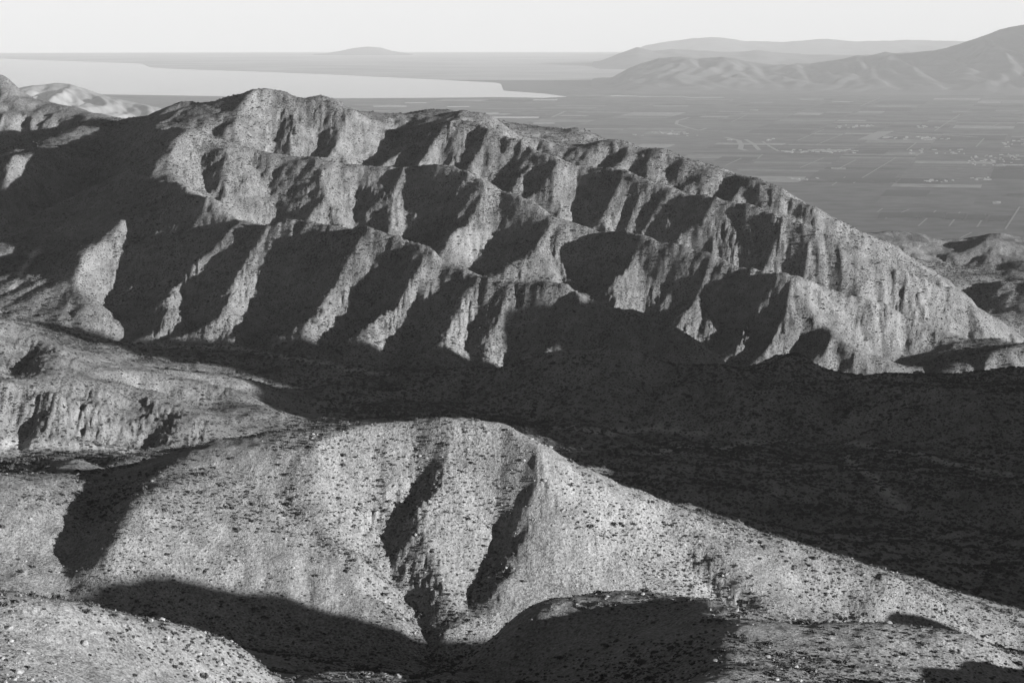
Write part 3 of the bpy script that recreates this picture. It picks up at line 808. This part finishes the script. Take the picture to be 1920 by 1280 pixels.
# far ranges: silhouette (picture points), range, depth of the range, roughness
def far_range(name, label, sil, r0, wf, wb, mat, rough=1.0, n=260, m=70, cell=900.0):
    sil = np.array(sil, float)
    us = np.linspace(sil[0, 0], sil[-1, 0], n)
    vs = np.interp(us, sil[:, 0], sil[:, 1]) + 2.2 * rough * fbm(us, us * 0 + 3.3, 34, 4, 15, .6)
    thc, tc_ = ray(us, vs)
    zc = CAM_Z - r0 * tc_
    zc = np.maximum(zc, plain_z(r0) - 20)
    hgt = zc - plain_z(r0)
    s = np.concatenate([np.linspace(-1, 0, int(m * .7)), np.linspace(0, 1, m - int(m * .7))[1:]])
    rr = np.where(s < 0, r0 + s * wf, r0 + s * wb)
    Xf = rr[:, None] * np.sin(thc); Yf = rr[:, None] * np.cos(thc)
    prof = np.where(s < 0, (1 - np.abs(s)) ** 1.25, (1 - np.abs(s)) ** 1.1)[:, None]
    Zf = prof * hgt
    mod = 1 + rough * (.5 * fbm(Xf, Yf, cell * 2.2, 4, 41)) * (1 - prof ** 6)
    gx = np.zeros_like(Zf); gy = np.gradient(Zf, axis=0)
    g1, _, _, _ = gullies(Xf, Yf, fbm(Xf, Yf, cell * 3, 2, 4) * 1.2, np.where(s < 0, 1., -1.)[:, None] + 0 * Xf, cell, 3)
    g2, _, _, _ = gullies(Xf, Yf, fbm(Xf, Yf, cell * 2, 2, 6) * 1.5, np.where(s < 0, 1., -1.)[:, None] + 0 * Xf, cell * .42, 8)
    Zf = Zf * mod + rough * hgt * (g1 * .2 + g2 * .12) * (prof * (1 - prof ** 5) * 2.0)
    Zf = Zf + plain_z(np.hypot(Xf, Yf)) - 4 * (1 - prof)
    ii = np.arange(Xf.size).reshape(Xf.shape)
    me = mesh_np(name, np.stack([Xf, Yf, Zf], -1).reshape(-1, 3), np.stack([ii[:-1, :-1], ii[:-1, 1:], ii[1:, 1:], ii[1:, :-1]], -1).reshape(-1, 4), mat)
    return tag(link(name, me), label, 'mountains', None, 'structure')
M_FAR = grey_mat('far_rock', .085, .95, .03, .002)
M_BAD = grey_mat('badland_rock', .2, .95, .09, .006)
far_range('far_mountains', 'hazy dark mountain range rising beside the valley fields',
  [(1040,172),(1100,160),(1145,147),(1180,128),(1200,120),(1235,109),(1275,106),(1300,110),(1330,109),(1352,107),(1385,111),(1410,117),(1440,121),(1475,123),(1495,119),(1520,120),(1545,116),(1580,111),(1610,103),(1625,106),(1660,97),(1690,101),(1720,98),(1750,95),(1775,90),(1800,82),(1830,72),(1850,66),(1875,55),(1905,50),(1920,47),(1990,35),(2100,30),(2400,60)], 57000, 7500, 6000, M_FAR, .6, 420, 110, 1000)
far_range('distant_mountains', 'faint mountain range behind the hazy dark range',
  [(1080,132),(1120,118),(1160,101),(1195,90),(1225,95),(1260,92),(1300,94),(1360,98),(1420,96),(1480,100),(1540,104),(1600,104),(1700,100),(1900,95),(2200,100)], 82000, 9000, 8000, M_FAR, .7, 220, 50, 2600)
far_range('faintest_mountains', 'palest mountain outline fading into the horizon haze',
  [(1180,100),(1210,85),(1250,78),(1300,72),(1345,70),(1400,77),(1470,79),(1550,73),(1600,78),(1700,75),(1790,77),(1900,80),(2100,85)], 110000, 9000, 8000, M_FAR, .5, 200, 40, 3000)
far_range('lakeside_mountains', 'very faint low peak beyond the far lake shore',
  [(560,106),(610,100),(640,96),(665,90),(690,87),(715,90),(735,96),(770,101),(820,105)], 118000, 7000, 6000, M_FAR, .5, 120, 40, 2500)
far_range('badland_hills', 'pale eroded badland hills in front of the lake',
  [(-60,200),(0,185),(35,166),(60,160),(90,158),(110,156),(130,158),(150,164),(175,172),(205,182),(235,189),(265,195),(300,203),(340,214),(380,226)], 34000, 5200, 2500, M_BAD, .55, 330, 130, 500)

# ------------------------------------------------------------------ fields, roads, ponds and sheds on the valley floor
def proj(x, y, z):
    dz = z - CAM_Z
    f = y * CP - dz * SP; up = y * SP + dz * CP
    return 960 + x / f * FPX, 640 - up / f * FPX
SKYL = np.array([(0,240),(250,240),(490,165),(640,195),(700,232),(750,211),(860,208),(920,228),(1000,237),(1125,252),(1200,278),(1260,282),(1330,308),(1440,342),(1550,394),(1640,436),(1740,438),(1920,436)], float)
NSA = math.radians(11.5)
nx, ny = math.sin(NSA), math.cos(NSA); ex_, ey_ = math.cos(NSA), -math.sin(NSA)
OX, OY = on_plain(1500, 260)
def grid_pt(e, n):
    return OX + e * ex_ + n * nx, OY + e * ey_ + n * ny
def slab(name, pts, h, mat):
    """low block standing on the plain over a polygon"""
    k = len(pts)
    V = [(x, y, plain_z(math.hypot(x, y)) - 1) for x, y in pts] + [(x, y, plain_z(math.hypot(x, y)) + h) for x, y in pts]
    me = bpy.data.meshes.new(name)
    me.from_pydata(V, [], [tuple(range(k, 2 * k))] + [(i, (i + 1) % k, (i + 1) % k + k, i + k) for i in range(k)])
    me.materials.append(mat)
    return link(name, me)
F_M = [grey_mat('crop_%d' % i, v, .95, v * .5, .009) for i, v in enumerate((.004, .012, .03, .07, .13, .2))]
fr_ = random.Random(21)
cand = []
for i in range(-12, 12):
    for j in range(-14, 24):
        e0, n0 = i * 805 + fr_.uniform(-20, 20), j * 805 + fr_.uniform(-20, 20)
        if fr_.random() < .25: continue
        ns, es = fr_.choice((1, 1, 2, 2, 3)), fr_.choice((1, 1, 1, 2))
        for a in range(ns):
            for b in range(es):
                if fr_.random() < .3: continue
                e1, e2 = e0 + 785 * b / es + 8, e0 + 785 * (b + 1) / es - 8
                n1, n2 = n0 + 785 * a / ns + 8, n0 + 785 * (a + 1) / ns - 8
                c = [grid_pt(*q) for q in ((e1, n1), (e2, n1), (e2, n2), (e1, n2))]
                uv = [proj(x, y, plain_z(math.hypot(x, y))) for x, y in c]
                uc, vc = sum(q[0] for q in uv) / 4, sum(q[1] for q in uv) / 4
                if not (600 < uc < 1990 and 178 < vc < 415): continue
                if vc > np.interp(uc, SKYL[:, 0], SKYL[:, 1]) - 1: continue
                if vc < 186 and uc < 1075: continue
                area = abs(uv[0][0] - uv[1][0]) * abs(uv[0][1] - uv[2][1])
                # open desert close to the hills, more fields further out
                keep = np.interp(vc, [180, 200, 300, 340, 370, 415], [.8, 1, 1, .7, .25, .1])
                if fr_.random() > keep: continue
                cand.append((area, c, fr_.choices(range(6), (4, 4, 3, 3, 3, 2))[0]))
cand.sort(key=lambda q: -q[0])
for area, c, k in cand[:290]:
    tag(slab('crop_field', c, 1.5, F_M[k]), 'flat farm field in the patchwork on the far valley floor', 'field', 'farm fields in the valley', 'structure')
# date groves nearer the hills, cut by pale tracks
for a, b, v0, v1 in ((1645,1720,400,409), (1722,1768,400,410), (1771,1806,402,412), (1810,1848,404,414), (1852,1890,406,415), (1180,1322,428,438), (1560,1680,335,342), (1880,1925,312,319), (1885,1925,364,369)):
    c = [on_plain(*q) for q in ((a, v1), (b, v1), (b + 6, v0), (a + 6, v0))]
    tag(slab('date_grove', c, 7, F_M[0]), 'dark grove block on the open valley floor near the hills', 'grove', 'dark groves in the valley', 'structure')
M_ROAD = grey_mat('pale_track', .22)
def strip(name, pts, wdt, mat, label, lift_=2.2, group='pale roads in the valley'):
    P = [np.array(on_plain(*p)) for p in pts]; Q = []
    for a, b in zip(P[:-1], P[1:]):
        for k in range(6): Q.append(a + (b - a) * k / 6)
    Q.append(P[-1]); V = []
    for i, q in enumerate(Q):
        d = Q[min(i + 1, len(Q) - 1)] - Q[max(i - 1, 0)]; d = d / np.linalg.norm(d)
        for sgn in (-1, 1):
            x, y = q[0] - sgn * d[1] * wdt / 2, q[1] + sgn * d[0] * wdt / 2
            V.append((x, y, plain_z(math.hypot(x, y)) + lift_))
    me = bpy.data.meshes.new(name)
    me.from_pydata(V, [], [(2*i, 2*i+1, 2*i+3, 2*i+2) for i in range(len(Q) - 1)]); me.materials.append(mat)
    return tag(link(name, me), label, 'road', group, 'structure')
for pts in ([(1500,315),(1545,296)], [(1570,318),(1605,300)], [(1600,344),(1680,296)], [(1495,264),(1545,243)], [(1530,272),(1575,254)], [(1752,246),(1800,215)], [(1830,276),(1845,260)],
            [(1660,410),(1705,393)], [(1722,424),(1755,395)], [(1780,424),(1800,398)], [(1832,426),(1848,402)], [(1885,430),(1912,388)], [(1645,398),(1655,391)], [(1360,311),(1390,297)],
            [(1420,298),(1430,290)], [(1585,332),(1560,348)], [(1700,282),(1718,268)], [(1855,240),(1875,231)], [(1180,204),(1225,196)], [(1800,447),(1822,436)], [(1612,200),(1650,184)], [(1370,230),(1400,216)]):
    strip('valley_road', pts, 13, M_ROAD, 'straight pale farm road between the valley fields')
for pts, wd_ in (([(1292,221),(1270,227),(1268,233),(1290,240),(1310,245),(1325,241)], 45), ([(1360,258),(1385,264),(1390,272),(1388,280),(1400,283)], 60), ([(1398,262),(1412,270),(1424,282)], 45), ([(1430,266),(1445,276),(1460,284),(1500,287),(1600,291)], 30), ([(1060,209),(1045,216),(1035,220)], 40)):
    strip('dry_wash', pts, wd_, M_ROAD, 'winding pale wash bed crossing the valley fields', 2.6, 'wash beds in the valley')
strip('runway', [(1668,248),(1750,252.5),(1835,258)], 70, M_ROAD, 'long pale airfield runway on the far valley floor', 2.9)
tag(slab('airfield_apron', [on_plain(*q) for q in ((1608,262),(1640,263),(1676,246),(1645,247))], 2.0, grey_mat('apron', .2)), 'pale airfield apron beside the long runway', 'apron', None, 'structure')
for a, b, v0, v1 in ((1145,1195,179.4,180.8), (1198,1290,181,182.6), (1284,1358,182.8,184.6), (925,1010,219.6,221.4), (700,762,199.2,200.3), (838,880,200,201), (905,935,212.2,213.4), (1786,1822,209.2,210.6), (1560,1600,191,192), (1500,1545,186,187.2), (1000,1040,231,232), (760,800,193,193.8), (1640,1720,199,200), (1225,1290,199,199.8), (1895,1925,212,213.5), (1000,1045,187.5,188.5)):
    tag(sheet('pond', [(a, v0), (b, v0)], [(a, v1), (b, v1)], 2.4, M_WATER, 12), 'thin bright pond strip among the fields by the lake', 'pond', 'ponds on the valley floor', 'structure')
# sheds and houses
M_WALL, M_ROOF = grey_mat('shed_wall', .2), grey_mat('shed_roof', .34, .7)
def shed_mesh(hip):
    me = bpy.data.meshes.new('shed')
    V = [(-.5,-.5,-.3),(.5,-.5,-.3),(.5,.5,-.3),(-.5,.5,-.3),(-.5,-.5,.7),(.5,-.5,.7),(.5,.5,.7),(-.5,.5,.7),(-.5+hip,0,1),(.5-hip,0,1),
         (-.53,-.56,.68),(.53,-.56,.68),(.53,.56,.68),(-.53,.56,.68),(-.53+hip,0,1.04),(.53-hip,0,1.04)]
    F = [(0,1,5,4),(1,2,6,5),(2,3,7,6),(3,0,4,7),(4,8,7),(5,6,9),(10,11,15,14),(12,13,14,15)] + ([(13,10,14),(11,12,15)] if hip else [])
    me.from_pydata(V, [], F)
    me.materials.append(M_WALL); me.materials.append(M_ROOF)
    for k, p in enumerate(me.polygons): p.material_index = 1 if k >= 6 else 0
    return me
SHED = [shed_mesh(0), shed_mesh(.12)]
br = random.Random(5)
for u0, u1, v0, v1, n, big, where in ((1235,1290,248,253,12,1, 'beside the winding wash'),
        (1428,1452,261,264,5,1.3, 'near the braided wash bends'),
        (1470,1605,280,288,34,1.2, 'in the long row of sheds east of the wash'),
        (1655,1722,257,262,14,1, 'beside the airfield apron'),
        (1728,1780,257,263,13,1, 'along the runway'),
        (1568,1640,235,241,18,1, 'north of the airfield among the fields'),
        (1700,1762,237,241,10,1, 'north of the runway end'),
        (1815,1922,290,312,44,.8, 'in the dense town blocks'),
        (1700,1830,281,290,20,.9, 'in the street between town and airfield'),
        (1480,1535,333,338,9,.8, 'in the small hamlet in open desert'),
        (1730,1790,337,342,12,.8, 'in the scattered hamlet beside a dark grove'),
        (1822,1866,334,340,10,1, 'at the field corner beyond the grove'),
        (1868,1876,380,382,1,2.6, 'alone on the open desert floor'),
        (1569,1573,315,317,1,2.6, 'alone at a farm road end'),
        (1365,1372,262,263,2,2, 'beside the wash channel'),
        (1410,1420,206,208,2,2.6, 'alone among fields close to the lake'),
        (1185,1320,246,256,12,.8, 'along the road by the wash bends'),
        (1870,1922,262,276,12,.9, 'on the far edge of town')):
    for k in range(n):
        u, v = br.uniform(u0, u1), br.uniform(v0, v1)
        x, y = on_plain(u, v)
        o = link('valley_building', br.choice(SHED))
        o.location = (x, y, plain_z(math.hypot(x, y)) + .5)
        o.rotation_euler = (0, 0, -NSA + br.choice((0, math.pi / 2)) + br.uniform(-.05, .05))
        o.scale = (br.uniform(22, 65) * big, br.uniform(14, 32) * big, br.uniform(6, 11))
        tag(o, 'small pale roofed building ' + where, 'building', 'buildings ' + where)

# ------------------------------------------------------------------ desert shrubs and boulders
def shrub_mesh(seed, n, leaf):
    q = random.Random(seed); V, F = [], []
    for k in range(n):
        a, h = q.uniform(0, 2 * math.pi), q.uniform(0, 1) ** .8
        rad = math.sqrt(max(0, 1 - h * h * .85)) * q.uniform(.45, 1.0) * (1 + .25 * math.sin(2 * a + seed))
        c = np.array((rad * math.cos(a), rad * math.sin(a), h * .62 + .02))
        d1 = np.array([q.gauss(0, 1) for _ in range(3)]); d1 /= np.linalg.norm(d1)
        d2 = np.cross(d1, [q.gauss(0, 1) for _ in range(3)]); d2 /= np.linalg.norm(d2)
        sz = leaf * q.uniform(.6, 1.3); b = len(V)
        V += [tuple(c - d1 * sz), tuple(c + d2 * sz * .7), tuple(c + d1 * sz), tuple(c - d2 * sz * .7)]; F.append((b, b+1, b+2, b+3))
    for k in range(5):            # bare stems up to the leaf shell
        a = q.uniform(0, 2 * math.pi); b = len(V); cx, cy = math.cos(a), math.sin(a)
        V += [(-.04, 0, -.15), (.04, 0, -.15), (cx * .6, cy * .6, .4)]; F.append((b, b+1, b+2))
    me = bpy.data.meshes.new('desert_shrub'); me.from_pydata(V, [], F); me.materials.append(M_SHRUB)
    return me
def rock_mesh(seed):
    import bmesh
    q = random.Random(seed); bmh = bmesh.new()
    bmesh.ops.create_icosphere(bmh, subdivisions=2, radius=1)
    ax = [np.array([q.gauss(0, 1) for _ in range(3)]) for _ in range(7)]; ax = [a / np.linalg.norm(a) for a in ax]
    off = [q.uniform(.55, .85) for _ in ax]
    sx, sy, sz = q.uniform(.8, 1.3), q.uniform(.7, 1.1), q.uniform(.55, .95)
    for v in bmh.verts:
        p = np.array(v.co)
        for a, o in zip(ax, off):        # cut flat facets, like jointed granite
            d = p @ a - o
            if d > 0: p = p - a * d * .92
        p *= (sx, sy, sz)
        v.co = p + np.array([q.gauss(0, .02) for _ in range(3)]) + (0, 0, .25)
    me = bpy.data.meshes.new('boulder'); bmh.to_mesh(me); bmh.free(); me.materials.append(M_ROCK)
    return me
SHRUBS = [shrub_mesh(i, 60, .34) for i in range(4)]
ROCKS = [rock_mesh(40 + i) for i in range(4)]
ga_x, ga_y = grad(ZW)
SLOPE = np.hypot(ga_x, ga_y)
GUL = GULD
def at_grid(A_, th, lr):
    i = np.clip(np.round(np.interp(lr, LR, np.arange(NR))), 0, NR - 1).astype(int)
    j = np.clip(np.round(np.interp(th, TH, np.arange(NT))), 0, NT - 1).astype(int)
    return A_[i, j]
def sow(r0, r1, n, th0=-.222, th1=.222):
    th = rng.uniform(th0, th1, n); r = np.sqrt(rng.uniform(r0 * r0, r1 * r1, n))
    return th, r, r * np.sin(th), r * np.cos(th)
def seen(x, y, z):
    """points of the ground that a sight line from the viewpoint reaches"""
    r = np.hypot(x, y); th = np.arctan2(x, y)
    el = (ZW - CAM_Z) / Rg[:, None]
    hor = np.maximum.accumulate(el, axis=0)
    return (z + .8 - CAM_Z) / r >= at_grid(hor, th, np.log(r * .992)) - 2e-4
def instancer(name, label, cat, P, rot, scl, sources, mat):
    me = bpy.data.meshes.new(name); me.from_pydata([tuple(p) for p in P], [], [])
    for nm, val in (('spin', rot), ('size', scl)):
        a = me.attributes.new(nm, 'FLOAT', 'POINT'); a.data.foreach_set('value', np.asarray(val, np.float32))
    o = link(name, me)
    ng = bpy.data.node_groups.new(name, 'GeometryNodeTree')
    ng.interface.new_socket('Geometry', in_out='INPUT', socket_type='NodeSocketGeometry')
    ng.interface.new_socket('Geometry', in_out='OUTPUT', socket_type='NodeSocketGeometry')
    N, L = ng.nodes.new, ng.links.new
    gi, go = N('NodeGroupInput'), N('NodeGroupOutput')
    mp = N('GeometryNodeMeshToPoints'); L(gi.outputs[0], mp.inputs[0])
    ip = N('GeometryNodeInstanceOnPoints'); L(mp.outputs[0], ip.inputs['Points'])
    gi2 = N('GeometryNodeGeometryToInstance')
    for sobj in sources:
        oi = N('GeometryNodeObjectInfo'); oi.transform_space = 'ORIGINAL'; oi.inputs['Object'].default_value = sobj
        L(oi.outputs['Geometry'], gi2.inputs[0])
    L(gi2.outputs[0], ip.inputs['Instance']); ip.inputs['Pick Instance'].default_value = True
    rv = N('FunctionNodeRandomValue'); rv.data_type = 'INT'
    rv.inputs[4].default_value = 0; rv.inputs[5].default_value = len(sources) - 1
    L(rv.outputs[2], ip.inputs['Instance Index'])
    a1 = N('GeometryNodeInputNamedAttribute'); a1.data_type = 'FLOAT'; a1.inputs[0].default_value = 'spin'
    a2 = N('GeometryNodeInputNamedAttribute'); a2.data_type = 'FLOAT'; a2.inputs[0].default_value = 'size'
    cx = N('ShaderNodeCombineXYZ'); L(a1.outputs[0], cx.inputs[2])
    er = N('FunctionNodeEulerToRotation'); L(cx.outputs[0], er.inputs[0]); L(er.outputs[0], ip.inputs['Rotation'])
    L(a2.outputs[0], ip.inputs['Scale']); L(ip.outputs[0], go.inputs[0])
    md = o.modifiers.new('scatter', 'NODES'); md.node_group = ng
    return tag(o, label, cat, None, 'stuff')

# near shrubs
th, r, x, y = sow(478, 1015, 130000)
z = ground(th, np.log(r))
dens = .55 + 1.5 * fbm(x, y, 30, 4, 71) + .3 * np.clip(-at_grid(GUL + ADD, th, np.log(r)), 0, 3)
k = rng.uniform(0, 1, len(th)) < dens
x, y, z, r, th = x[k], y[k], z[k], r[k], th[k]
size = np.clip(np.exp(rng.normal(-1.32, .5, len(x))), .13, 1.4)
spin = rng.uniform(0, 6.28, len(x))
app = np.where(seen(x, y, z) & (np.abs(np.tan(th)) < .186) & ((CAM_Z - z) / r < .2545), size / r, 0)
order = np.argsort(-app)
HILLNAME = ['on the bright foreground ridge', 'on the broad rounded hill', 'on the dark faced foreground knob']
rb_ = np.interp(th, TH, bound('ravine'))
src = []
for q in order[:280]:
    o = link('desert_shrub', SHRUBS[int(rng.integers(4))] if len(src) >= 4 else SHRUBS[len(src)])
    o.location = (x[q], y[q], z[q] - .04); o.rotation_euler = (0, 0, spin[q]); o.scale = (size[q],) * 3
    hl = HILLNAME[1 if r[q] > rb_[q] else (0 if th[q] < -.04 else 2)]
    tag(o, 'large dark rounded desert shrub ' + hl, 'shrub', 'large shrubs ' + hl)
    src.append(o)
rest = order[280:]
instancer('scrub_cover', 'low dark scrub dotted over the near hills', 'scrub', np.stack([x, y, z - .04], -1)[rest], spin[rest], size[rest], src[:4], M_SHRUB)
# far scrub
th, r, x, y = sow(1010, 3250, 260000)
z = ground(th, np.log(r))
dens = .5 + .9 * fbm(x, y, 80, 3, 72) + .5 * at_grid(scrub.reshape(NR, NT), th, np.log(r))
k = (rng.uniform(0, 1, len(th)) < dens) & seen(x, y, z)
x, y, z = x[k], y[k], z[k]
size = np.clip(np.exp(rng.normal(-.62, .4, len(x))), .28, 1.5) * (1 + .45 * at_grid(scrub.reshape(NR, NT), np.arctan2(x, y), np.log(np.hypot(x, y))))
instancer('far_scrub_cover', 'dark scrub speckling the canyon floor and far ridges', 'scrub', np.stack([x, y, z - .05], -1), rng.uniform(0, 6.28, len(x)), size, src[:4], M_SHRUB)
# boulders
th, r, x, y = sow(478, 1000, 26000)
z = ground(th, np.log(r)); lr = np.log(r)
clump = fbm(x, y, 30, 3, 81)
k = rng.uniform(0, 1, len(th)) < np.clip(clump * 1.3 - .05, .03, 1) + np.clip(at_grid(SLOPE, th, lr) - .5, 0, .5) * .8
x, y, z, r, th = x[k], y[k], z[k], r[k], th[k]
size = np.clip(np.exp(rng.normal(-1.25, .5, len(x))), .12, 1.5)
spin = rng.uniform(0, 6.28, len(x))
app = np.where(seen(x, y, z) & (np.abs(np.tan(th)) < .186) & ((CAM_Z - z) / r < .2545), size / r, 0)
order = np.argsort(-app); rsrc = []
rb_ = np.interp(th, TH, bound('ravine'))
for q in order[:150]:
    o = link('boulder', ROCKS[int(rng.integers(4))] if len(rsrc) >= 4 else ROCKS[len(rsrc)])
    o.location = (x[q], y[q], z[q] - .05); o.rotation_euler = (0, 0, spin[q]); o.scale = (size[q],) * 3
    hl = HILLNAME[1 if r[q] > rb_[q] else (0 if th[q] < -.04 else 2)]
    tag(o, 'pale angular granite boulder ' + hl, 'boulder', 'boulders ' + hl)
    rsrc.append(o)
rest = order[150:]
instancer('loose_stones', 'small pale stones strewn over the near hills', 'stones', np.stack([x, y, z - .05], -1)[rest], spin[rest], size[rest], rsrc[:4], M_ROCK)

# ------------------------------------------------------------------ haze
V = np.array([(x, y, z) for x in (-130000, 130000) for y in (-9000, 157500) for z in (plain_z(156000) - 3, 1900)], float)
hz = link('haze', mesh_np('haze', V, np.array([(0,1,3,2),(4,6,7,5),(0,4,5,1),(2,3,7,6),(0,2,6,4),(1,5,7,3)]), None, False))
tag(hz, 'thin pale haze filling the air over the valley', 'haze', None, 'stuff')
mh = bpy.data.materials.new('haze_air'); mh.use_nodes = True
t = mh.node_tree; t.nodes.clear()
o = t.nodes.new('ShaderNodeOutputMaterial'); pv = t.nodes.new('ShaderNodeVolumePrincipled')
pv.inputs['Color'].default_value = (.95, .95, .95, 1)
pv.inputs['Density'].default_value = 0.95e-5
pv.inputs['Anisotropy'].default_value = 0.0
t.links.new(pv.outputs[0], o.inputs['Volume'])
mh.cycles.volume_sampling = 'DISTANCE'
hz.data.materials.append(mh)
